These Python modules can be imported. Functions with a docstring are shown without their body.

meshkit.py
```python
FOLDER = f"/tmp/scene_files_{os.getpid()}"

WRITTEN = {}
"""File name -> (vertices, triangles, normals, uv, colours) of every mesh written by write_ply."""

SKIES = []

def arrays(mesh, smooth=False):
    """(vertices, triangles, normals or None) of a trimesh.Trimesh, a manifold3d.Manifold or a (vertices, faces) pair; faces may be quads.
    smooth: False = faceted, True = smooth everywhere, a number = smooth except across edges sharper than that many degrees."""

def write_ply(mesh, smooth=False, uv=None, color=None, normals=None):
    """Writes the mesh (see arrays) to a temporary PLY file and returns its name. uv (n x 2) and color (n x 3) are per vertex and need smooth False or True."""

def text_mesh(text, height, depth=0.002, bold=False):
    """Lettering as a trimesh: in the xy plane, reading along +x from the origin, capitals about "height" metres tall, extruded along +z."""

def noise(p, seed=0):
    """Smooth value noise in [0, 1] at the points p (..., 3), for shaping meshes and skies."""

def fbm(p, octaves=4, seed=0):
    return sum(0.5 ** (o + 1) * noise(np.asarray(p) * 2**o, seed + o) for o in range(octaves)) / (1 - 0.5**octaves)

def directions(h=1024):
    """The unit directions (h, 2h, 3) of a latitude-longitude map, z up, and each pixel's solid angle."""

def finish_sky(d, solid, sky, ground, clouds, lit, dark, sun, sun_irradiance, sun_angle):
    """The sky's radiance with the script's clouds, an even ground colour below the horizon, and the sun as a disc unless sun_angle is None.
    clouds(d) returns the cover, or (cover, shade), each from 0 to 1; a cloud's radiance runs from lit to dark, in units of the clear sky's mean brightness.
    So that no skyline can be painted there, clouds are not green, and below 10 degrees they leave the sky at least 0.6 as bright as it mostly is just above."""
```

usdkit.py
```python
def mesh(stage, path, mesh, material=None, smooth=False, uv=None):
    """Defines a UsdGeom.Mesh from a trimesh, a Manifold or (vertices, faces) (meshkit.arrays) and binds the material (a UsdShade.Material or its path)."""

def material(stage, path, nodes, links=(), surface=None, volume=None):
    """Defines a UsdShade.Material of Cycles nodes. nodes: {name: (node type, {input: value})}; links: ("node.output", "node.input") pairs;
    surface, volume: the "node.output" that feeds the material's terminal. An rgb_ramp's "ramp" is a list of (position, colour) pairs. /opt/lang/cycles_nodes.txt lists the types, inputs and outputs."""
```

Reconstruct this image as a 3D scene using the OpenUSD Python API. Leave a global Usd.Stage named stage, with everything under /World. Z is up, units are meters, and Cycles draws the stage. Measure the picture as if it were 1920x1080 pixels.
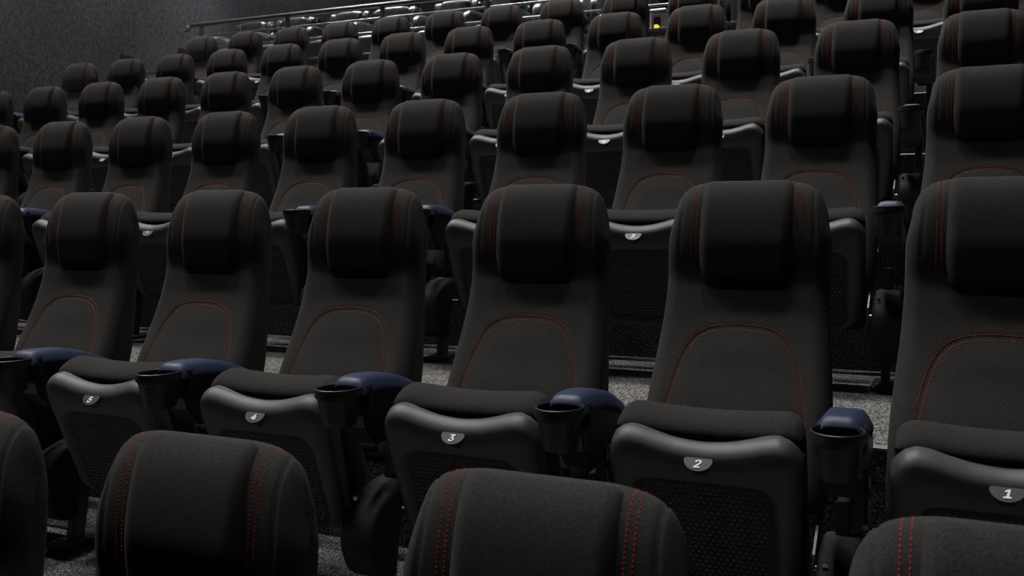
import math, random
import numpy as np
import trimesh
from shapely.geometry import Polygon, Point, box as sbox
from scipy.interpolate import PchipInterpolator, LinearNDInterpolator
from pxr import Usd, UsdGeom, UsdLux, UsdShade, Sdf, Gf
import usdkit, meshkit

stage = Usd.Stage.CreateInMemory()
UsdGeom.SetStageUpAxis(stage, UsdGeom.Tokens.z)
UsdGeom.SetStageMetersPerUnit(stage, 1.0)
UsdGeom.Xform.Define(stage, '/World')
UsdGeom.Scope.Define(stage, '/World/Looks')

# ------------------------------------------------------------------ camera, light, exposure
CAM_Z, YAW, PITCH, FPX = 1.443, 0.430648, -0.068418, 1810.84
cam = UsdGeom.Camera.Define(stage, '/World/camera')
cam.CreateHorizontalApertureAttr(36.0)
cam.CreateFocalLengthAttr(36.0 * FPX / 1920)
cam.CreateFStopAttr(8.0)
cam.CreateFocusDistanceAttr(2.55)
cam.CreateExposureAttr(0.0)
xf = UsdGeom.Xformable(cam.GetPrim())
xf.AddTranslateOp().Set(Gf.Vec3d(0, 0, CAM_Z))
xf.AddRotateZOp().Set(math.degrees(YAW))
xf.AddRotateXOp().Set(90 + math.degrees(PITCH))
# ceiling panels: (x, y, intensity); they hang under the ceiling at LAMP_Z
LAMP_Z = 6.9
LAMPS = [(x, y, k * g) for y, g in ((1.25, 1.05), (2.6, .95), (3.95, 1.08), (5.25, 1.35), (6.58, 1.6), (7.95, 1.7), (9.35, 5.0)) for x, k in ((-7.4, 1.0), (-5.2, 1.0), (-3.0, 1.0), (-0.8, 1.0))]
LAMP_POWER = 245.0
LAMP_TILT = 3.5   # degrees towards the screen
LAMP_SIDE = 12.0   # degrees towards the right
WASH_POWER = 34.0   # wall washers: (y), facing the left wall

# ------------------------------------------------------------------ helpers
used = {}


def numbered(name, parent='/World'):
    k = used.get((parent, name), 0)
    used[(parent, name)] = k + 1
    return name if k == 0 else f'{name}_{k:03d}'


def obj(name, mesh, mat, parent=None, smooth=False, kind=None, label=None):
    base = str(parent.GetPath()) if parent is not None else '/World'
    m = usdkit.mesh(stage, f'{base}/{numbered(name, base)}', mesh, M[mat], smooth=smooth).GetPrim()
    if kind:
        m.SetCustomDataByKey('kind', kind)
    if label:
        m.SetCustomDataByKey('label', label)
    return m


def tag(p, label, cat=None, group=None, kind=None):
    for k, v in (('label', label), ('category', cat), ('group', group), ('kind', kind)):
        if v:
            p.SetCustomDataByKey(k, v)
    return p


def thing(name, label, cat, loc=(0, 0, 0), rotz=0.0, group=None):
    x = UsdGeom.Xform.Define(stage, '/World/' + numbered(name))
    x.AddTranslateOp().Set(Gf.Vec3d(*map(float, loc)))
    x.AddRotateZOp().Set(float(rotz))
    return tag(x.GetPrim(), label, cat, group)


def dup(src, loc, rotz, label):
    d = src.GetCustomData()
    r = thing(src.GetName().rstrip('0123456789').rstrip('_'), label, d['category'], loc, rotz, d.get('group'))
    r.GetReferences().AddInternalReference(src.GetPath())
    r.SetInstanceable(True)
    return r


cat = trimesh.util.concatenate


def bx(c, s, r=0.0):
    """box with centre c, size s; r chamfers every edge"""
    if r <= 0:
        m = trimesh.creation.box(s)
    else:
        pts = []
        for sx in (-1, 1):
            for sy in (-1, 1):
                for sz in (-1, 1):
                    h = np.array(s) / 2 * (sx, sy, sz)
                    for k in range(3):
                        d = np.array([sx, sy, sz]) * r
                        d[k] = 0
                        pts.append(h - d)
        m = trimesh.convex.convex_hull(np.array(pts))
    m.apply_translation(c)
    return m


def tube(path, r, n=10):
    path = np.asarray(path, float)
    t = np.gradient(path, axis=0)
    t /= np.linalg.norm(t, axis=1, keepdims=True)
    ref = np.array([0, 0, 1.0]) if abs(t[:, 2]).max() < .9 else np.array([1.0, 0, 0.3])
    V = []
    for p, d in zip(path, t):
        a = np.cross(d, ref); a /= np.linalg.norm(a)
        b = np.cross(d, a)
        for k in range(n):
            w = 2 * math.pi * k / n
            V.append(p + r * (math.cos(w) * a + math.sin(w) * b))
    F = []
    for i in range(len(path) - 1):
        for k in range(n):
            j = (k + 1) % n
            F += [(i * n + k, i * n + j, i * n + n + j), (i * n + k, i * n + n + j, i * n + n + k)]
    c0, c1 = len(V), len(V) + 1
    V += [path[0], path[-1]]
    e = (len(path) - 1) * n
    for k in range(n):
        j = (k + 1) % n
        F += [(c0, j, k), (c1, e + k, e + j)]
    m = trimesh.Trimesh(V, F, process=False)
    m.fix_normals()
    return m


def prism_x(pts_yz, x0, x1, cham=0.0):
    """polygon in the yz plane, extruded along x; cham bevels both rims"""
    P = Polygon(pts_yz)
    if cham <= 0:
        layers = [(x0, P), (x1, P)]
    else:
        Q = P.buffer(-cham, join_style=2)
        layers = None
        a = trimesh.creation.extrude_polygon(P, x1 - x0 - 2 * cham, engine='earcut')
        a.apply_translation((0, 0, x0 + cham))
        b = trimesh.creation.extrude_polygon(Q, x1 - x0, engine='earcut')
        b.apply_translation((0, 0, x0))
        m = cat([a, b])
    if layers:
        m = trimesh.creation.extrude_polygon(P, x1 - x0, engine='earcut')
        m.apply_translation((0, 0, x0))
    v = m.vertices.copy()
    m.vertices = np.stack([v[:, 2], v[:, 0], v[:, 1]], 1)
    m.fix_normals()
    return m


def smooth_closed(pts, n):
    """closed Catmull-Rom through pts, n points evenly spaced in arc length"""
    P = np.asarray(pts, float)
    K = len(P)
    out = []
    for i in range(K):
        p0, p1, p2, p3 = P[(i - 1) % K], P[i], P[(i + 1) % K], P[(i + 2) % K]
        for t in np.linspace(0, 1, 16, endpoint=False):
            out.append(.5 * (2 * p1 + (p2 - p0) * t + (2 * p0 - 5 * p1 + 4 * p2 - p3) * t * t + (3 * p1 - p0 - 3 * p2 + p3) * t ** 3))
    out = np.array(out)
    out = np.vstack([out, out[:1]])
    L = np.r_[0, np.cumsum(np.linalg.norm(np.diff(out, axis=0), axis=1))]
    s = np.linspace(0, L[-1], n, endpoint=False)
    return np.stack([np.interp(s, L, out[:, 0]), np.interp(s, L, out[:, 1])], 1)


def outward(prof):
    t = np.roll(prof, -1, 0) - np.roll(prof, 1, 0)
    t /= np.linalg.norm(t, axis=1, keepdims=True) + 1e-12
    nrm = np.stack([t[:, 1], -t[:, 0]], 1)
    a = Polygon(prof).exterior.is_ccw
    return nrm if a else -nrm


def edge_round(x, w, R):
    a = np.abs(x) - (w - R)
    return np.where(a > 0, R - np.sqrt(np.maximum(R * R - np.clip(a, 0, R) ** 2, 0)), 0.0)


def loft(prof, xs, inset, post=None):
    """closed yz profile repeated at each x, drawn in by inset[i]; post(V, nx, npts) may move the grid"""
    nrm = outward(prof)
    n, k = len(prof), len(xs)
    V = np.zeros((k, n, 3))
    for i in range(k):
        p = prof - nrm * inset[i]
        V[i, :, 0], V[i, :, 1], V[i, :, 2] = xs[i], p[:, 0], p[:, 1]
    if post is not None:
        V = post(V)
    F = []
    ii = np.arange(n); jj = (ii + 1) % n
    for i in range(k - 1):
        a, b = i * n, (i + 1) * n
        F.append(np.stack([a + ii, a + jj, b + jj], 1))
        F.append(np.stack([a + ii, b + jj, b + ii], 1))
    for i in (0, k - 1):
        poly = V[i][:, 1:]
        tri = ear(poly)
        F.append(tri + i * n if i == 0 else tri[:, ::-1] + i * n)
    m = trimesh.Trimesh(V.reshape(-1, 3), np.vstack(F), process=False)
    if m.volume < 0:
        m.invert()
    return m, V


def ear(poly):
    import mapbox_earcut as me
    return np.asarray(me.triangulate_float64(np.asarray(poly, float), np.array([len(poly)], np.uint32))).reshape(-1, 3).astype(int)


def sstep(a, b, x):
    t = np.clip((x - a) / (b - a), 0, 1)
    return t * t * (3 - 2 * t)


def dashes(path, normals, period=.0066, fill=.68, r=.0009):
    """thread stitches along a 3D path: long, low octahedra lying on the surface"""
    path = np.asarray(path, float)
    L = np.r_[0, np.cumsum(np.linalg.norm(np.diff(path, axis=0), axis=1))]
    V, F = [], []
    for s0 in np.arange(0.001, L[-1] - period, period):
        def at(s, a=path):
            return np.array([np.interp(s, L, a[:, k]) for k in range(3)])
        a, b, nn = at(s0), at(s0 + period * fill), at(s0, normals)
        d = b - a; ln = np.linalg.norm(d)
        if ln < 1e-5:
            continue
        d /= ln
        nn /= np.linalg.norm(nn) + 1e-9
        sd = np.cross(d, nn)
        o = len(V)
        e0, e1 = a + d * ln * .22, b - d * ln * .22
        V += [a - nn * r * .2, b - nn * r * .2]
        for e in (e0, e1):
            V += [e + sd * r, e + nn * r * 1.1, e - sd * r]
        F += [(o, o + 3, o + 2), (o, o + 4, o + 3), (o + 2, o + 3, o + 6), (o + 2, o + 6, o + 5), (o + 3, o + 4, o + 7), (o + 3, o + 7, o + 6),
              (o + 1, o + 5, o + 6), (o + 1, o + 6, o + 7)]
    return trimesh.Trimesh(V, F, process=False)


# ------------------------------------------------------------------ materials
M = {}


def mat(name, nodes, links, surface='p.BSDF'):
    M[name] = usdkit.material(stage, '/World/Looks/' + name, nodes, links, surface=surface)


def fabric(name, c0, c1, sheen=.12):
    mat(name, {'tc': ('texture_coordinate', {}), 'mp': ('mapping', {'scale': (1.0, 1.6, 2.6)}),
               'n1': ('noise_texture', {'scale': 420.0, 'detail': 2.0, 'roughness': .75}), 'n2': ('noise_texture', {'scale': 9.0, 'detail': 3.0}),
               'r': ('rgb_ramp', {'ramp': [(.3, c0), (.72, c1)]}), 'mx': ('mix_color', {'blend_type': 'multiply', 'fac': .35}),
               'r2': ('rgb_ramp', {'ramp': [(.3, (.7, .7, .7)), (.7, (1, 1, 1))]}),
               'b': ('bump', {'strength': .5, 'distance': .0003}),
               'p': ('principled_bsdf', {'roughness': .93, 'specular_ior_level': .12, 'sheen_weight': sheen, 'sheen_roughness': .5, 'sheen_tint': (.5, .48, .46)})},
        [('tc.object', 'mp.vector'), ('mp.vector', 'n1.vector'), ('tc.object', 'n2.vector'), ('n1.fac', 'r.fac'), ('n2.fac', 'r2.fac'),
         ('r.color', 'mx.a'), ('r2.color', 'mx.b'), ('mx.result', 'p.base_color'), ('n1.fac', 'b.height'), ('b.normal', 'p.normal')])


fabric('fabric', (.010, .0095, .009), (.078, .0745, .070), .05)
fabric('seat_fabric', (.007, .0066, .0062), (.050, .0475, .0447), .04)


def plain(name, col, rough, spec=.5, bump=0.0, scale=300.0, metal=0.0, coat=0.0):
    nodes = {'p': ('principled_bsdf', {'base_color': col, 'roughness': rough, 'specular_ior_level': spec, 'metallic': metal, 'coat_weight': coat})}
    links = []
    if bump:
        nodes |= {'tc': ('texture_coordinate', {}), 'n': ('noise_texture', {'scale': scale, 'detail': 2.0}), 'b': ('bump', {'strength': bump, 'distance': .001})}
        links = [('tc.object', 'n.vector'), ('n.fac', 'b.height'), ('b.normal', 'p.normal')]
    mat(name, nodes, links)


plain('thread', (.55, .022, .024), .6)
plain('shell_plastic', (.058, .058, .061), .5, .4, .06, 500)
plain('panel_black', (.012, .012, .013), .55, .3)
plain('black_plastic', (.014, .014, .015), .38, .5, .1, 400)
plain('cup_plastic', (.013, .013, .014), .42, .45)
plain('cover_plastic', (.018, .0185, .019), .7, .2)
plain('grille_plastic', (.38, .38, .39), .4, .5)
plain('navy_vinyl', (.021, .031, .070), .48, .4, .25, 120)
plain('plate_grey', (.09, .092, .098), .42, .5, metal=.5)
plain('numeral_white', (.92, .92, .92), .5)
plain('chrome', (.7, .7, .7), .18, .5, metal=1.0)
plain('dark_metal', (.04, .042, .046), .42, .5, metal=.4)
plain('rail_metal', (.11, .112, .118), .36, .5, metal=.5)
plain('leather', (.03, .03, .034), .32, .8, .3, 180)
plain('console_grey', (.16, .16, .175), .4, .5)
plain('screen_black', (.006, .006, .012), .2)
plain('nosing_grey', (.22, .22, .22), .45)
plain('ceiling_black', (.012, .012, .013), .9)
plain('lamp_housing', (.05, .05, .05), .5)
mat('amber_light', {'e': ('emission', {'color': (1.0, .62, .06), 'strength': 1.1})}, [], 'e.emission')
mat('carpet', {'g': ('geometry', {}), 'n': ('noise_texture', {'scale': 150.0, 'detail': 3.0, 'roughness': .8}), 'n2': ('noise_texture', {'scale': 2.3, 'detail': 4.0}),
               'r': ('rgb_ramp', {'ramp': [(.37, (.012, .012, .0125)), (.5, (.095, .0935, .090)), (.61, (.46, .45, .43))]}),
               'r2': ('rgb_ramp', {'ramp': [(.3, (.72, .72, .72)), (.7, (1, 1, 1))]}), 'mx': ('mix_color', {'blend_type': 'multiply', 'fac': 1.0}),
               'b': ('bump', {'strength': .8, 'distance': .004}), 'p': ('principled_bsdf', {'roughness': .95, 'specular_ior_level': .1})},
    [('g.position', 'n.vector'), ('g.position', 'n2.vector'), ('n.fac', 'r.fac'), ('n2.fac', 'r2.fac'), ('r.color', 'mx.a'), ('r2.color', 'mx.b'),
     ('mx.result', 'p.base_color'), ('n.fac', 'b.height'), ('b.normal', 'p.normal')])
mat('wall_felt', {'g': ('geometry', {}), 'mp': ('mapping', {'scale': (1, 1, .6)}), 'n': ('noise_texture', {'scale': 42.0, 'detail': 4.0, 'roughness': .75}),
                  'n2': ('noise_texture', {'scale': 1.1, 'detail': 3.0}),
                  'r': ('rgb_ramp', {'ramp': [(.3, (.022, .0228, .0245)), (.5, (.042, .0434, .0465)), (.7, (.075, .0775, .082))]}),
                  'r2': ('rgb_ramp', {'ramp': [(.3, (.75, .75, .75)), (.7, (1, 1, 1))]}), 'mx': ('mix_color', {'blend_type': 'multiply', 'fac': 1.0}),
                  'b': ('bump', {'strength': .5, 'distance': .006}), 'p': ('principled_bsdf', {'roughness': .95, 'specular_ior_level': .1})},
    [('g.position', 'mp.vector'), ('mp.vector', 'n.vector'), ('g.position', 'n2.vector'), ('n.fac', 'r.fac'), ('n2.fac', 'r2.fac'), ('r.color', 'mx.a'), ('r2.color', 'mx.b'),
     ('mx.result', 'p.base_color'), ('n.fac', 'b.height'), ('b.normal', 'p.normal')])

# ------------------------------------------------------------------ the rows (metres; y runs away from the camera)
PITCH_X = 0.57
ROW_X = [.6606, .6606, .6606, .6606, .6606, .2875]          # x of the headrest of seat 0 of each row
ROW_Y = [1.141, 2.476, 3.827, 5.147, 6.478, 7.840]          # y of the headrest tops
ROW_Z = [0.0, .432, .876, 1.327, 1.772, 2.232]              # floor heights
EDGE = [.06] * 6                                            # riser behind the headrest line
PLAT_Y, PLAT_Z = 8.36, 3.123
XL, XR, YF, YB, ZC = -8.4, 4.4, -4.5, 14.5, 7.0

# ------------------------------------------------------------------ structure
prof = [(YF, -.9), (YF, -.445)]
prof += [(-.13, -.445), (-.13, 0.0)]
for r in range(5):
    prof += [(ROW_Y[r] + EDGE[r], ROW_Z[r]), (ROW_Y[r] + EDGE[r], ROW_Z[r + 1])]
prof += [(PLAT_Y, ROW_Z[5]), (PLAT_Y, PLAT_Z), (YB, PLAT_Z), (YB, -.9)]
fl = obj('floor', prism_x(prof, XL, XR), 'carpet')
tag(fl, 'stepped auditorium floor in speckled grey carpet', kind='structure')
for r in range(1, 6):
    y = ROW_Y[r - 1] + EDGE[r - 1]
    obj('step_nosing', bx(((XL + XR) / 2, y + .012, ROW_Z[r] + .002), (XR - XL, .03, .012), .003), 'nosing_grey', fl)
obj('step_nosing', bx(((XL + XR) / 2, PLAT_Y + .02, PLAT_Z + .003), (XR - XL, .05, .03), .003), 'rail_metal', fl)
tag(obj('wall_left', bx((XL - .1, (YF + YB) / 2, 3.2), (.2, YB - YF, 8.2)), 'wall_felt'), 'dark grey felt covered side wall', kind='structure')
tag(obj('wall_right', bx((XR + .1, (YF + YB) / 2, 3.2), (.2, YB - YF, 8.2)), 'wall_felt'), 'dark felt side wall on the aisle side', kind='structure')
tag(obj('wall_back', bx(((XL + XR) / 2, YB + .1, 3.2), (XR - XL + .4, .2, 8.2)), 'wall_felt'), 'dark felt rear wall behind the recliners', kind='structure')
tag(obj('ceiling', bx(((XL + XR) / 2, (YF + YB) / 2, ZC + .1), (XR - XL + .4, YB - YF, .2)), 'ceiling_black'), 'black auditorium ceiling', kind='structure')

# ------------------------------------------------------------------ cinema seat: prototype meshes (origin on the floor below the headrest top)
SX = .002
BODY = [(-.232, .36), (-.214, .46), (-.180, .56), (-.130, .66), (-.088, .755), (-.062, .835), (-.053, .88), (-.054, .93), (-.051, .98), (-.043, 1.03), (-.030, 1.073), (-.011, 1.102),
        (.008, 1.1125), (.028, 1.096), (.038, 1.045), (.036, .95), (.027, .86), (.010, .75), (-.012, .64), (-.032, .56), (-.070, .45), (-.098, .37), (-.14, .335), (-.20, .335)]
bodyP = smooth_closed(BODY, 210)
HALF = .201
u = np.linspace(-1, 1, 73)
bxs = HALF * np.sign(u) * (1 - (1 - np.abs(u)) ** 1.25)
RND = .036
b_in = edge_round(bxs, HALF, RND)
LUM = [(-.172, .47), (-.166, .54), (-.148, .635), (-.128, .695), (-.098, .732), (-.055, .748), (0, .752), (.055, .748), (.098, .732), (.128, .695), (.148, .635), (.166, .54), (.172, .47)]
lum = np.array(LUM)
t_ = np.linspace(0, len(lum) - 1, 160)
lumP = np.stack([PchipInterpolator(range(len(lum)), lum[:, 0])(t_), PchipInterpolator(range(len(lum)), lum[:, 1])(t_)], 1)
lum_poly = Polygon(np.vstack([lumP, [(.175, .30), (-.175, .30)]]))


def widen(z):
    return 1 + .10 * (1 - sstep(.50, .86, z))


def body_post(V):
    z0 = V[..., 2].copy(); x0 = V[..., 0].copy()
    # side seam over the top of the wings
    gv = (.0034 * np.exp(-((np.abs(x0) - (HALF - .036)) / .0035) ** 2) * sstep(.88, .98, z0))[..., None]
    nb = outward(bodyP)
    V[..., 1:] -= gv * nb[None]
    # rounder top corners seen from the front
    c = edge_round(x0, HALF, .125) * .52
    V[..., 2] -= c * sstep(.90, 1.10, z0)
    x0 = x0 * (1 - .05 * sstep(.98, 1.10, z0) * sstep(.13, .19, np.abs(x0)))
    V[..., 0] = x0 * widen(z0)
    nrm = outward(bodyP)
    front = (nrm[:, 0] < -.15)[None, :] & (z0 > .38) & (z0 < .82)
    idx = np.argwhere(front)
    from shapely import points, distance, contains, LineString
    pts = points(V[..., 0][front], z0[front])
    d = distance(pts, LineString(lumP))
    ins = contains(lum_poly, pts)
    dy = .0022 * np.exp(-(d / .006) ** 2) - np.where(ins, .004 * sstep(.004, .06, d), 0)
    V[idx[:, 0], idx[:, 1], 1] += dy
    # shallow dish across the width under the headrest
    V[..., 1] += np.where(nrm[:, 0][None, :] < -.2, .002 * np.exp(-((z0 - .79) / .06) ** 2) * (1 - sstep(.05, .15, np.abs(x0))), 0)
    V[..., 0] += SX
    return V


body_mesh, BV = loft(bodyP, bxs, b_in, body_post)
fn = outward(bodyP)[:, 0] < -.1
front_y = LinearNDInterpolator(BV[:, fn][..., [0, 2]].reshape(-1, 2), BV[:, fn][..., 1].reshape(-1))

PIL = [(-.022, 1.104), (-.039, 1.080), (-.053, 1.045), (-.064, 1.00), (-.0700, .955), (-.0685, .90), (-.0645, .866), (-.055, .847), (-.042, .846), (-.025, .88), (-.02, .95), (-.012, 1.03),
       (.012, 1.085), (.012, 1.107), (-.006, 1.1145)]
pilP = smooth_closed(PIL, 120)
PW = .116
v_ = np.linspace(-1, 1, 41)
pxs = PW * np.sign(v_) * (1 - (1 - np.abs(v_)) ** 1.5)
p_in = edge_round(pxs, PW, .028)


def pil_post(V):
    z0 = V[..., 2].copy(); x0 = V[..., 0].copy()
    c = edge_round(x0, PW, .05) * .8
    V[..., 2] += c * (1 - sstep(.85, .96, z0))
    V[..., 1] += edge_round(x0, PW, .09) * .25 * sstep(-.02, -.08, V[..., 1]) * -1 * 0
    # flush with the wings near the top of the seam
    V[..., 0] += SX
    return V


pillow_mesh, PV = loft(pilP, pxs, p_in, pil_post)


def grid_path(V, i, off, z_lo, ymax):
    """same, read off a displaced grid slice i (x fixed)"""
    pr = V[i][:, 1:]
    nrm = outward(pr)
    k = int(np.argmax(pr[:, 1]))
    n = len(pr)
    both = []
    for sgn in (1, -1):
        run, q = [], k
        while pr[q, 1] > z_lo and len(run) < n // 2:
            run.append(q); q = (q + sgn) % n
        both.append(run)
    # the front run is the one with the smaller mean y
    both.sort(key=lambda r_: pr[r_, 0].mean())
    frontrun, rear = both[0], [q for q in both[1] if pr[q, 0] < ymax and pr[q, 1] > 1.07]
    idx = rear[::-1] + frontrun[1:]
    P = np.stack([V[i][idx, 0], pr[idx, 0] + nrm[idx, 0] * off, pr[idx, 1] + nrm[idx, 1] * off], 1)
    N = np.stack([np.zeros(len(idx)), nrm[idx, 0], nrm[idx, 1]], 1)
    return P, N


st = []
for sgn in (-1, 1):
    for off in (.007, .0175):
        i = int(np.argmin(np.abs(bxs - sgn * (PW + off))))
        st.append(dashes(*grid_path(BV, i, .0001, .86, .03)))
head_stitch = cat(st)
st = []
for off in (.0065, -.0065):
    tt = np.gradient(lumP, axis=0); tt /= np.linalg.norm(tt, axis=1, keepdims=True)
    q = lumP + np.stack([-tt[:, 1], tt[:, 0]], 1) * off
    y = front_y(q[:, 0] + SX, q[:, 1])
    ok = ~np.isnan(y)
    P = np.stack([q[ok, 0] + SX, y[ok] - .0003, q[ok, 1]], 1)
    N = np.tile([0, -.95, .3], (len(P), 1))
    st.append(dashes(P, N))
lum_stitch = cat(st)

# rear shell of the backrest
rear = [(.036, 1.02), (.038, .95), (.029, .86), (.012, .75), (-.010, .64), (-.030, .56), (-.068, .45), (-.096, .37)]
rp = np.array(rear)
shellP = smooth_closed(np.vstack([rp + [-.004, 0], (rp + [.014, -.004])[::-1]]), 80)
back_shell, _ = loft(shellP, np.linspace(-.165, .165, 9), edge_round(np.linspace(-.165, .165, 9), .165, .006), lambda V: V + [SX, 0, 0])

# tipped-up seat: cushion
CUS = [(-.486, .55), (-.499, .566), (-.495, .585), (-.476, .601), (-.447, .612), (-.415, .613), (-.392, .590), (-.375, .55), (-.340, .45), (-.300, .33), (-.280, .25), (-.292, .205), (-.330, .195), (-.370, .215), (-.395, .28), (-.440, .42)]
cusP = smooth_closed(CUS, 96)
CW = .198
w_ = np.linspace(-1, 1, 49)
cxs = CW * np.sign(w_) * (1 - (1 - np.abs(w_)) ** 1.4)
c_in = edge_round(cxs, CW, .034) + .002 * np.exp(-((np.abs(cxs) - (CW - .022)) / .003) ** 2)


def cus_post(V):
    x0 = V[..., 0]; z0 = V[..., 2].copy()
    V[..., 2] += (.010 * (np.abs(x0) / .17) ** 2 - .006 - edge_round(x0, CW, .07) * .25) * sstep(.45, .60, z0)
    V[..., 0] = x0 + SX + .006
    return V


cushion_mesh, _ = loft(cusP, cxs, c_in, cus_post)

# tipped-up seat: moulded underside with its proud rim, a recessed field and the lip at the top
TT = np.array([0, -.343, .939]); TN = np.array([0, -.939, -.343]); TB = np.array([SX + .006, -.405, .185])
top_f = PchipInterpolator([0, .05, .1, .135, .155, .175, .19, .205], [.379, .383, .394, .4035, .406, .400, .385, .35])


def sdf_rbox(x, y, cx, cy, hx, hy, r):
    qx, qy = np.abs(x - cx) - hx + r, np.abs(y - cy) - hy + r
    return np.hypot(np.maximum(qx, 0), np.maximum(qy, 0)) + np.minimum(np.maximum(qx, qy), 0) - r


def field_sdf(s, t):
    a = sdf_rbox(s, t, 0, .165, .152, .140, .045)
    b = .040 - np.hypot(s, (t - .350) * 1.0)
    return np.maximum(a, b)


def roll(a, R):
    a = np.clip(a, 0, R)
    return R - np.sqrt(np.maximum(R * R - (R - a) ** 2, 0))


def shell_grid():
    nu, nv = 71, 91
    su = np.linspace(-1, 1, nu); tv = np.linspace(0, 1, nv)
    su = np.sign(su) * (1 - (1 - np.abs(su)) ** 1.3)
    tv = .5 - .5 * np.cos(np.pi * tv) * (1 - .25 * np.sin(np.pi * tv) ** 2)
    S, T0 = np.meshgrid(su, tv, indexing='ij')
    s = S * (.190 + .013 * T0)
    tb = .055 * (np.abs(S)) ** 2.6
    tt = top_f(np.minimum(np.abs(s), .205))
    t = tb + T0 * (tt - tb)
    d = -(roll(tt - t, .020) + roll(tt - t, .065) * .38) - roll((.190 + .013 * T0) - np.abs(s), .035) * .9 - roll(t - tb, .03) * .8
    rec = 1 - sstep(-.008, .006, field_sdf(s, t))
    d = d - .013 * rec
    return s, t, d, nu, nv


s, t, d, nu, nv = shell_grid()
Pf = TB + s[..., None] * np.array([1, 0, 0]) + t[..., None] * TT + (d + .012)[..., None] * TN
# back of the shell: the same outline pushed into the cushion
Pb = TB + (s * .97)[..., None] * np.array([1, 0, 0]) + (.006 + t * .97)[..., None] * TT + np.full_like(d, -.060)[..., None] * TN
n0 = nu * nv
V = np.vstack([Pf.reshape(-1, 3), Pb.reshape(-1, 3)])
ix = np.arange(n0).reshape(nu, nv)
a, b, c, e = ix[:-1, :-1].ravel(), ix[1:, :-1].ravel(), ix[1:, 1:].ravel(), ix[:-1, 1:].ravel()
F = [np.stack([a, b, c], 1), np.stack([a, c, e], 1)]
ring = np.r_[ix[:, 0], ix[-1, 1:], ix[-2::-1, -1], ix[0, -2:0:-1]]
r2 = np.roll(ring, -1)
F += [np.stack([ring, ring + n0, r2 + n0], 1), np.stack([ring, r2 + n0, r2], 1)]
cen = len(V)
V = np.vstack([V, Pb.reshape(-1, 3).mean(0)[None]])
F += [np.stack([r2 + n0, ring + n0, np.full(len(ring), cen)], 1)]
shell_mesh = trimesh.Trimesh(V, np.vstack(F), process=False)
shell_mesh.fix_normals()
# drop the unused inner back points
shell_mesh.remove_unreferenced_vertices()

# the field's rows of small raised bars
nub = []
for j, tq in enumerate(np.arange(.052, .292, .0118)):
    for sq in np.arange(-.138, .139, .0135):
        sq2 = sq + (.00675 if j % 2 else 0)
        if field_sdf(np.array(sq2), np.array(tq)) > -.016:
            continue
        p = TB + np.array([sq2, 0, 0]) + tq * TT + .0012 * TN
        w, h, dp = .0038, .0021, .0030
        q = []
        for (ss, tt_, dd) in ((-w, -h, -dp), (w, -h, -dp), (w, h, -dp), (-w, h, -dp), (-w * .7, -h * .2, dp * .8), (w * .7, -h * .2, dp * .8), (w * .7, h * .5, dp * .5), (-w * .7, h * .5, dp * .5)):
            q.append(p + np.array([ss, 0, 0]) + tt_ * TT + dd * TN)
        nub.append(trimesh.Trimesh(q, [(4, 5, 6), (4, 6, 7), (0, 1, 5), (0, 5, 4), (1, 2, 6), (1, 6, 5), (2, 3, 7), (2, 7, 6), (3, 0, 4), (3, 4, 7)], process=False))
grille_mesh = cat(nub)

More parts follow.
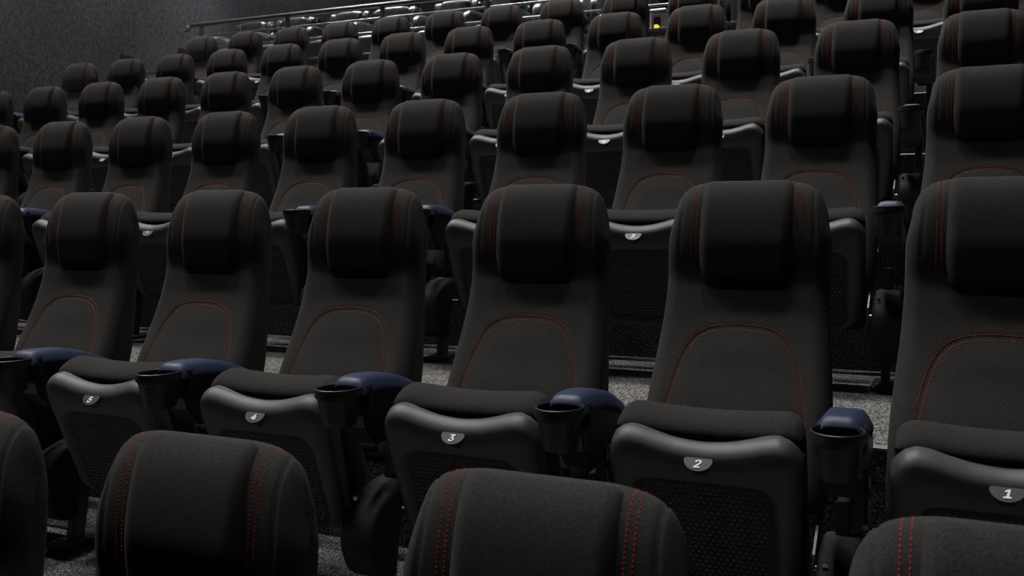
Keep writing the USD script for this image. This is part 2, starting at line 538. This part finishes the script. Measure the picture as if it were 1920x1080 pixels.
fq = Polygon([(-.150, .030), (.150, .030), (.150, .300), (-.150, .300)]).buffer(-.040).buffer(.038).difference(Point(0, .350).buffer(.043))
pn = trimesh.creation.extrude_polygon(fq, .0035, engine='earcut')
pv = pn.vertices.copy()
pn.vertices = TB + pv[:, :1] * np.array([1.0, 0, 0]) + pv[:, 1:2] * TT + (pv[:, 2:3] - .0025) * TN
panel_mesh = pn

# number badge: half-oval plate tilted up out of the lip
TILT = math.radians(58)
PNn = TN * math.cos(TILT) + TT * math.sin(TILT)
PT = TT * math.cos(TILT) - TN * math.sin(TILT)
PC = TB + .356 * TT + .014 * TN


def on_plate(m):
    v = m.vertices
    m.vertices = PC + v[:, :1] * np.array([1, 0, 0]) + v[:, 1:2] * PT + v[:, 2:3] * PNn
    return m


pl_out = [(-.026, .010), (.026, .010)] + [(.028 * math.cos(w), .008 - .023 * math.sin(w)) for w in np.linspace(.06, math.pi - .06, 22)]
pl = Polygon(pl_out).buffer(.002)
plate_mesh = on_plate(trimesh.creation.extrude_polygon(pl, .0035, engine='earcut'))
pocket = Polygon([(-.024, .008), (.024, .008)] + [(.024 * math.cos(w), .006 - .020 * math.sin(w)) for w in np.linspace(.06, math.pi - .06, 16)])
pk = trimesh.creation.extrude_polygon(pocket, .024, engine='earcut')
pk.apply_translation((0, 0, -.0242))
pocket_mesh = on_plate(pk)


def numeral(n):
    m0 = meshkit.text_mesh(str(n), .0165, .0012, bold=True)
    m = cat([m0.copy().apply_translation((dx, dy, dz)) for dx, dy, dz in ((-.0006, 0, 0), (.0006, 0, .0001), (0, .0004, .0002), (0, -.0004, .0003))])
    v = m.vertices.copy()
    v[:, 0] += v[:, 1] * .2
    v[:, 0] *= 1.12
    v[:, 0] -= (v[:, 0].min() + v[:, 0].max()) / 2
    v[:, 1] -= .0165 / 2 + .0012
    v[:, 2] += .0032
    m.vertices = v
    return on_plate(m)


# brackets that carry back and seat on the stands
side_iron = prism_x([(-.30, .20), (-.26, .19), (-.10, .33), (-.08, .44), (-.12, .46), (-.17, .36), (-.28, .27)], 0, .006)
hinge_pin = trimesh.creation.cylinder(.012, .022, sections=14)


def make_seat(n, label, loc, rotz):
    T = thing('cinema_seat', label, 'cinema seat', loc, rotz, 'cinema seats in stepped rows')
    bk = obj('backrest', body_mesh, 'fabric', T, smooth=55)
    obj('stitching', lum_stitch, 'thread', bk, kind='stuff', label='double row of red stitches')
    hd = obj('headrest_pillow', pillow_mesh, 'fabric', T, smooth=55)
    obj('seam_stitching', head_stitch, 'thread', bk, kind='stuff', label='double row of red stitches')
    obj('back_shell', back_shell, 'black_plastic', T, smooth=40)
    obj('seat_cushion', cushion_mesh, 'seat_fabric', T, smooth=55)
    sh = obj('seat_shell', shell_mesh, 'shell_plastic', T, smooth=40, label='tipped-up moulded plastic underside with pale lip')
    obj('recessed_panel', panel_mesh, 'panel_black', sh)
    obj('perforation', grille_mesh, 'grille_plastic', sh, kind='stuff')
    obj('badge_pocket', pocket_mesh, 'black_plastic', sh)
    pt = obj('number_plate', plate_mesh, 'plate_grey', T, label=f'grey half-oval badge numbered {n}')
    obj('numeral', numeral(n), 'numeral_white', pt, label=f'white numeral {n}')
    for sg in (-1, 1):
        a_ = side_iron.copy(); a_.apply_translation((SX + sg * .207 - .003, 0, 0))
        obj('side_iron', a_, 'dark_metal', T)
        p_ = hinge_pin.copy(); p_.apply_transform(trimesh.transformations.rotation_matrix(math.pi / 2, [0, 1, 0])); p_.apply_translation((sg * .2195, -.27, .235))
        obj('hinge_pin', p_, 'chrome', T)
    return T


# ------------------------------------------------------------------ armrest stand (origin on the floor midway between two seats)
def ring_loft(rings, close_top=False, close_bottom=True):
    V = np.vstack(rings); n = len(rings[0]); F = []
    for i in range(len(rings) - 1):
        for k in range(n):
            j = (k + 1) % n
            F += [(i * n + k, i * n + j, i * n + n + j), (i * n + k, i * n + n + j, i * n + n + k)]
    V = list(V)
    if close_bottom:
        V.append(rings[0].mean(0)); c = len(V) - 1
        F += [(c, (k + 1) % n, k) for k in range(n)]
    if close_top:
        V.append(rings[-1].mean(0)); c = len(V) - 1; o = (len(rings) - 1) * n
        F += [(c, o + k, o + (k + 1) % n) for k in range(n)]
    return trimesh.Trimesh(np.array(V), F, process=False)


def oval(rx, ry, cy, z, n=40):
    w = np.linspace(0, 2 * math.pi, n, endpoint=False)
    y = ry * np.sin(w)
    return np.stack([rx * np.cos(w), cy + y, np.full(n, z)], 1)


cy = -.566
cup = ring_loft([oval(.030, .036, cy + .004, .520), oval(.036, .044, cy + .003, .523), oval(.040, .050, cy + .002, .545), oval(.0455, .058, cy, .586), oval(.0465, .059, cy, .588),
                 oval(.0475, .060, cy, .590), oval(.0475, .060, cy, .596), oval(.044, .056, cy, .600), oval(.043, .055, cy, .590), oval(.036, .046, cy, .54), oval(.030, .038, cy, .530)], close_top=True)
rim = ring_loft([oval(.0475, .060, cy, .594), oval(.0515, .064, cy, .5945), oval(.0525, .065, cy, .5965), oval(.0525, .065, cy, .612), oval(.0515, .064, cy, .615), oval(.0490, .0615, cy, .6165), oval(.0465, .059, cy, .615),
                 oval(.0455, .058, cy, .611), oval(.0450, .0575, cy, .597)], close_bottom=False)
# collar that joins the cup to the arm
collar = prism_x([(-.514, .600), (-.514, .614), (-.49, .6165), (-.49, .56), (-.508, .56)], -.049, .049, .004)
arm_body = prism_x([(-.512, .612), (-.44, .606), (-.33, .586), (-.20, .540), (-.155, .520), (-.16, .488), (-.26, .478), (-.36, .455), (-.45, .455), (-.50, .505), (-.516, .56)], -.036, .036, .006)
padP = smooth_closed([(-.528, .606), (-.530, .622), (-.515, .633), (-.46, .6345), (-.40, .629), (-.33, .613), (-.26, .588), (-.20, .563), (-.185, .548), (-.198, .540), (-.26, .560), (-.33, .583), (-.42, .600)], 84)
xs_ = np.array([-.049, -.0485, -.046, -.040, -.030, -.015, 0, .015, .030, .040, .046, .0485, .049])
pad_in = edge_round(xs_, .049, .0155)


def pad_post(V):
    # the pad's cheeks hang down over the arm
    x0 = np.abs(V[..., 0])
    V[..., 2] -= .020 * sstep(.022, .049, x0) ** 1.5
    taper = 1 - .25 * sstep(-.36, -.19, V[..., 1])
    V[..., 0] *= taper
    return V


arm_pad, _ = loft(padP, xs_, pad_in, pad_post)
post = bx((.027, -.35, .425), (.028, .05, .13), .004)
COV = smooth_closed([(-.300, .335), (-.36, .335), (-.43, .315), (-.485, .280), (-.504, .235), (-.498, .18), (-.465, .125), (-.41, .100), (-.375, .112), (-.372, .160), (-.385, .205), (-.372, .245), (-.34, .27), (-.295, .285), (-.275, .31)], 60)
cov_xs = np.array([-.05, -.049, -.045, -.037, -.02, 0, .02, .032, .040, .044, .045])
cover, _ = loft(COV, cov_xs, edge_round(cov_xs + .0025, .0475, .013))
leg = prism_x([(-.375, .02), (-.325, .02), (-.275, .30), (-.26, .41), (-.325, .41), (-.335, .30)], -.024, .004, .003)
foot = bx((-.010, -.325, .010), (.085, .19, .020), .004)
bolt0 = cat([trimesh.creation.cylinder(.011, .006, sections=6), trimesh.creation.cylinder(.006, .012, sections=12)])
iron = prism_x([(-.39, .50), (-.385, .505), (-.372, .46), (-.382, .44), (-.362, .375), (-.367, .372), (-.390, .44), (-.380, .46)], .045, .048)
tabs = [bx((.0, -.47, .512), (.030, .05, .004)), bx((.027, -.37, .492), (.05, .04, .006))]
barm = trimesh.creation.cylinder(.010, .1046, sections=12)
barm.apply_transform(trimesh.transformations.rotation_matrix(math.pi / 2, [0, 1, 0]))
barm.apply_translation((0, -.27, .235))
screw = trimesh.creation.cylinder(.006, .006, sections=10)
screw.apply_transform(trimesh.transformations.rotation_matrix(math.pi / 2, [1, 0, 0]))


def make_stand(label, loc, rotz):
    T = thing('armrest_stand', label, 'armrest', loc, rotz, 'armrest stands between the seats')
    c = obj('cup_holder', cup, 'cup_plastic', T, smooth=40)
    obj('cup_rim', rim, 'cup_plastic', c, smooth=40)
    obj('collar', collar, 'cup_plastic', c)
    obj('arm_body', arm_body, 'black_plastic', T)
    obj('arm_pad', arm_pad, 'navy_vinyl', T, smooth=60, label='navy blue padded vinyl armrest top')
    obj('support_post', post, 'dark_metal', T)
    obj('standard_cover', cover, 'cover_plastic', T, smooth=50)
    obj('floor_leg', leg, 'dark_metal', T)
    f = obj('foot_plate', foot, 'dark_metal', T)
    for (x, y) in ((-.035, -.385), (.018, -.265)):
        b_ = bolt0.copy(); b_.apply_translation((x, y, .022))
        obj('bolt', b_, 'chrome', f)
    obj('hinge_bracket', iron, 'rail_metal', T)
    for t_b in tabs:
        obj('mounting_tab', t_b, 'rail_metal', T)
    obj('cross_bar', barm, 'dark_metal', T, smooth=40)
    for (x, z) in ((-.030, .322), (-.034, .292), (.040, .385)):
        s_ = screw.copy(); s_.apply_translation((x, -.455 if z < .35 else -.374, z - .01))
        obj('screw', s_, 'chrome', T, smooth=40)
    return T


# ------------------------------------------------------------------ placing the rows
# (row, first seat counted from the aisle on the right, last seat in or just beyond the picture, words for the row)
ROWS = [(0, 1, 5, '', 'foreground row'),
        (1, 1, 8, 'front row of big readable number badges', 'front row'),
        (2, 1, 11, 'second row up', 'second row up'),
        (3, 1, 14, 'third row up', 'third row up'),
        (4, 1, 14, 'fourth row up', 'fourth row up'),
        (5, 0, 13, 'top row under the guard rail', 'top row')]
ORD = ['', 'first', 'second', 'third', 'fourth', 'fifth', 'sixth', 'seventh', 'eighth', 'ninth', 'tenth', 'eleventh', 'twelfth', 'thirteenth', 'fourteenth', 'fifteenth']
FIX = {(0, 1): (-.006, .022), (1, 1): (0, .018)}
TURN = {(0, 3): .5}
rng = random.Random(4)
seat_proto, stand_proto = {}, None
for r, n0_, n1_, words, short in ROWS:
    for n in range(n0_, n1_ + 1):
        k = n - n0_ + 1
        fx = FIX.get((r, n), (0, 0))
        loc = (ROW_X[r] - n * PITCH_X + fx[0], ROW_Y[r] + fx[1], ROW_Z[r])
        rot = rng.uniform(-.3, .3) + TURN.get((r, n), 0)
        if r == 1 and k <= 5:
            label = f'charcoal seat with badge {k}, {ORD[k]} from the right in the front row'
        elif r == 0:
            label = f'charcoal seat, red seams, {ORD[k]} from the right in the {short}'
        else:
            label = f'charcoal cinema seat, {ORD[k]} from the right in the {short}'
        if k not in seat_proto:
            seat_proto[k] = make_seat(k, label, loc, rot)
        else:
            dup(seat_proto[k], loc, rot, label)
    for n in range(n0_, n1_ + 2):
        k = n - n0_ + 1
        fx = FIX.get((r, n), (0, 0)) if k == 1 else (0, 0)
        loc = (ROW_X[r] - (n - .5) * PITCH_X + fx[0], ROW_Y[r] + fx[1], ROW_Z[r])
        if k == 1:
            where = f'at the right end of the {short}'
        elif k == n1_ - n0_ + 2:
            where = f'at the left end of the {short}'
        elif r == 1 and k <= 5:
            where = f'between {ORD[k - 1]} and {ORD[k]} seats of the {short}'
        else:
            where = f'right of seat {ORD[k]} from right, {short}'
        label = f'navy armrest with black cup holder {where}'
        if stand_proto is None:
            stand_proto = make_stand(label, loc, 0)
        else:
            dup(stand_proto, loc, 0, label)

# ------------------------------------------------------------------ guard rail on the platform edge
RY = 8.45
x0, x1 = -7.84, 1.6
T = thing('guard_rail', 'long grey metal guard rail along the edge of the upper platform', 'railing', (x0, RY, PLAT_Z))
H = .50
obj('top_rail', tube([(0 - .02, .0, H - .045), (-.012, 0, H - .012), (.03, 0, H), (.3, 0, H), (x1 - x0, 0, H)], .024, 14), 'rail_metal', T, smooth=50)
obj('rail_hook', tube([(-.02, 0, H - .045), (-.04, 0, H - .052), (-.07, 0, H - .050)], .014, 10), 'rail_metal', T, smooth=50)
for z in (H - .13, H - .265):
    obj('mid_rail', tube([(.06, 0, z), (x1 - x0, 0, z)], .0115, 10), 'rail_metal', T, smooth=50)
k = 0
while .165 + k * 1.178 < x1 - x0:
    obj('rail_post', bx((.165 + k * 1.178, .0, H / 2), (.046, .03, H), .005), 'rail_metal', T)
    k += 1

# ------------------------------------------------------------------ black leather recliners behind the rail
def blob(c, size, r, seed, amp, freq=14., pinch=0.0):
    """padded cushion: rounded box, wrinkled by noise towards its ends"""
    m = trimesh.creation.icosphere(4)
    v = m.vertices
    p = 5.0
    L = (np.abs(v) ** p).sum(1) ** (1 / p)
    w = v / L[:, None] * (np.array(size) / 2)
    nse = meshkit.fbm(w * [freq, freq * .6, freq * .35] + seed, 3, seed) - .5
    rdg = np.abs(nse) * 2
    ends = sstep(.15, .5, np.abs(w[:, 0]) / size[0])
    nv_ = v / np.linalg.norm(v, axis=1, keepdims=True)
    w = w + nv_ * ((rdg - .35) * amp * (.3 + ends))[:, None]
    m.vertices = w + np.array(c)
    return m


def make_recliner(label, loc, seed):
    T = thing('leather_recliner', label, 'recliner', loc, 0, 'leather recliners on the platform')
    obj('base', bx((0, -.28, .09), (.44, .62, .18), .02), 'black_plastic', T)
    obj('seat_cushion', blob((0, -.30, .27), (.38, .62, .20), .05, seed, .014), 'leather', T, smooth=60)
    obj('footrest', blob((0, -.64, .20), (.38, .09, .26), .03, seed + 3, .012), 'leather', T, smooth=60)
    obj('backrest', blob((0, .02, .50), (.40, .20, .50), .05, seed + 5, .020), 'leather', T, smooth=60)
    obj('head_roll', blob((0, -.03, .67), (.40, .20, .17), .05, seed + 9, .026), 'leather', T, smooth=60)
    for sg in (-1, 1):
        ar = obj('armrest', blob((sg * .235, -.24, .32), (.11, .72, .44), .05, seed + 13 + sg, .030, 20), 'leather', T, smooth=60)
        obj('arm_wing', blob((sg * .225, .0, .58), (.12, .22, .34), .04, seed + 17 + sg, .060, 26), 'leather', T, smooth=60)
    return T


pair_x = [-7.57 + 1.403 * k for k in range(7)]
WORD = ['leftmost', 'second', 'third', 'fourth', 'fifth', 'sixth', 'seventh']
protos = {}
for k, px in enumerate(pair_x):
    for sg, nm in ((-1, 'left'), (1, 'right')):
        lab = f'black shiny leather recliner, {nm} half of the {WORD[k]} pair behind the guard rail'
        key = (k % 2, sg)
        loc = (px + sg * .308, 9.66, PLAT_Z)
        if key not in protos:
            protos[key] = make_recliner(lab, loc, 20 + 31 * len(protos))
        else:
            dup(protos[key], loc, 0, lab)

# side console with the amber lamp seen between two headrests
T = thing('side_console', 'grey console with glowing amber arrow switch, seen between two top-row headrests', 'console', (-2.563, 8.80, PLAT_Z - 0))
obj('console_body', bx((0, .10, .140), (.152, .20, .24), .012), 'console_grey', T)
obj('console_lid', bx((0, .10, .271), (.162, .21, .022), .008), 'console_grey', T)
obj('plinth', bx((0, .10, .011), (.14, .18, .022)), 'black_plastic', T)
sc = obj('switch_panel', bx((-.005, -.003, .148), (.064, .010, .115), .002), 'screen_black', T, label='dark switch panel')
arrow = Polygon([(-.024, -.017), (.003, -.017), (.003, -.015), (.024, 0), (.003, .015), (.003, .017), (-.024, .017)]).buffer(.003)
ar = trimesh.creation.extrude_polygon(arrow, .002, engine='earcut')
ar.apply_transform(trimesh.transformations.rotation_matrix(math.pi / 2, [1, 0, 0]))
ar.apply_translation((-.003, -.008, .118))
obj('arrow_light', ar, 'amber_light', sc, label='glowing amber arrow')

# ------------------------------------------------------------------ small dark lamps low on the side wall
for (y, z, lab) in ((8.06, 1.79 + CAM_Z, 'small dark step light on the side wall behind the fourth row'), (8.93, 2.0 + CAM_Z, 'small dark step light on the side wall beside the top row')):
    T = thing('step_light', lab, 'wall light', (XL, y, z), 0, None)
    obj('housing', bx((.02, 0, 0), (.04, .15, .10), .006), 'black_plastic', T)
    obj('grille', cat([bx((.042, 0, dz), (.006, .12, .008)) for dz in (-.03, -.01, .01, .03)]), 'dark_metal', T)

# ------------------------------------------------------------------ ceiling lamps
LX, LY, DEPTH = .80, .27, .80
POS = [f'{a} lamp in the {b} cross row' for b in ('first', 'second', 'third', 'fourth', 'fifth', 'sixth', 'rearmost') for a in ('leftmost', 'second', 'third', 'rightmost')]
for (x, y, k), nm in zip(LAMPS, POS):
    T = thing('ceiling_downlight', f'deep rectangular black ceiling downlight, {nm}', 'ceiling lamp', (x, y, LAMP_Z), 0, 'ceiling downlights')
    UsdGeom.Xformable(T).AddRotateXYZOp().Set(Gf.Vec3f(-LAMP_TILT, -LAMP_SIDE, 0))
    for sg in (-1, 1):
        obj('baffle', bx((0, sg * (LY / 2 + .012), -DEPTH / 2 + .08), (LX + .048, .024, DEPTH)), 'ceiling_black', T)
        obj('baffle', bx((sg * (LX / 2 + .012), 0, -DEPTH / 2 + .08), (.024, LY, DEPTH)), 'ceiling_black', T)
    obj('back_plate', bx((0, 0, .07), (LX, LY, .02)), 'lamp_housing', T)
    L = UsdLux.RectLight.Define(stage, str(T.GetPath()) + '/lamp')
    L.CreateWidthAttr(LX - .02); L.CreateHeightAttr(LY - .02)
    L.CreateIntensityAttr(LAMP_POWER * k)
    L.CreateColorAttr(Gf.Vec3f(1.0, .985, .965))
    L.AddTranslateOp().Set(Gf.Vec3d(0, 0, .05))

for y, nm in ((2.7, 'front'), (6.4, 'middle'), (10.1, 'rear')):
    T = thing('wall_washer', f'long black wall washer lamp facing the left wall, {nm} one', 'wall washer', (-6.6, y, 6.3), 0, 'wall washers')
    obj('housing', bx((.06, 0, 0), (.10, 3.6, .34), .01), 'lamp_housing', T)
    obj('hanger', bx((.06, -1.2, .42), (.03, .03, .56)), 'dark_metal', T)
    obj('hanger', bx((.06, 1.2, .42), (.03, .03, .56)), 'dark_metal', T)
    L = UsdLux.RectLight.Define(stage, str(T.GetPath()) + '/lamp')
    L.CreateWidthAttr(3.4); L.CreateHeightAttr(.3)
    L.CreateIntensityAttr(WASH_POWER * (.85 if nm == 'rear' else 1.6))
    L.CreateColorAttr(Gf.Vec3f(.95, .98, 1.0))
    L.AddRotateXYZOp().Set(Gf.Vec3f(90, 0, 90))
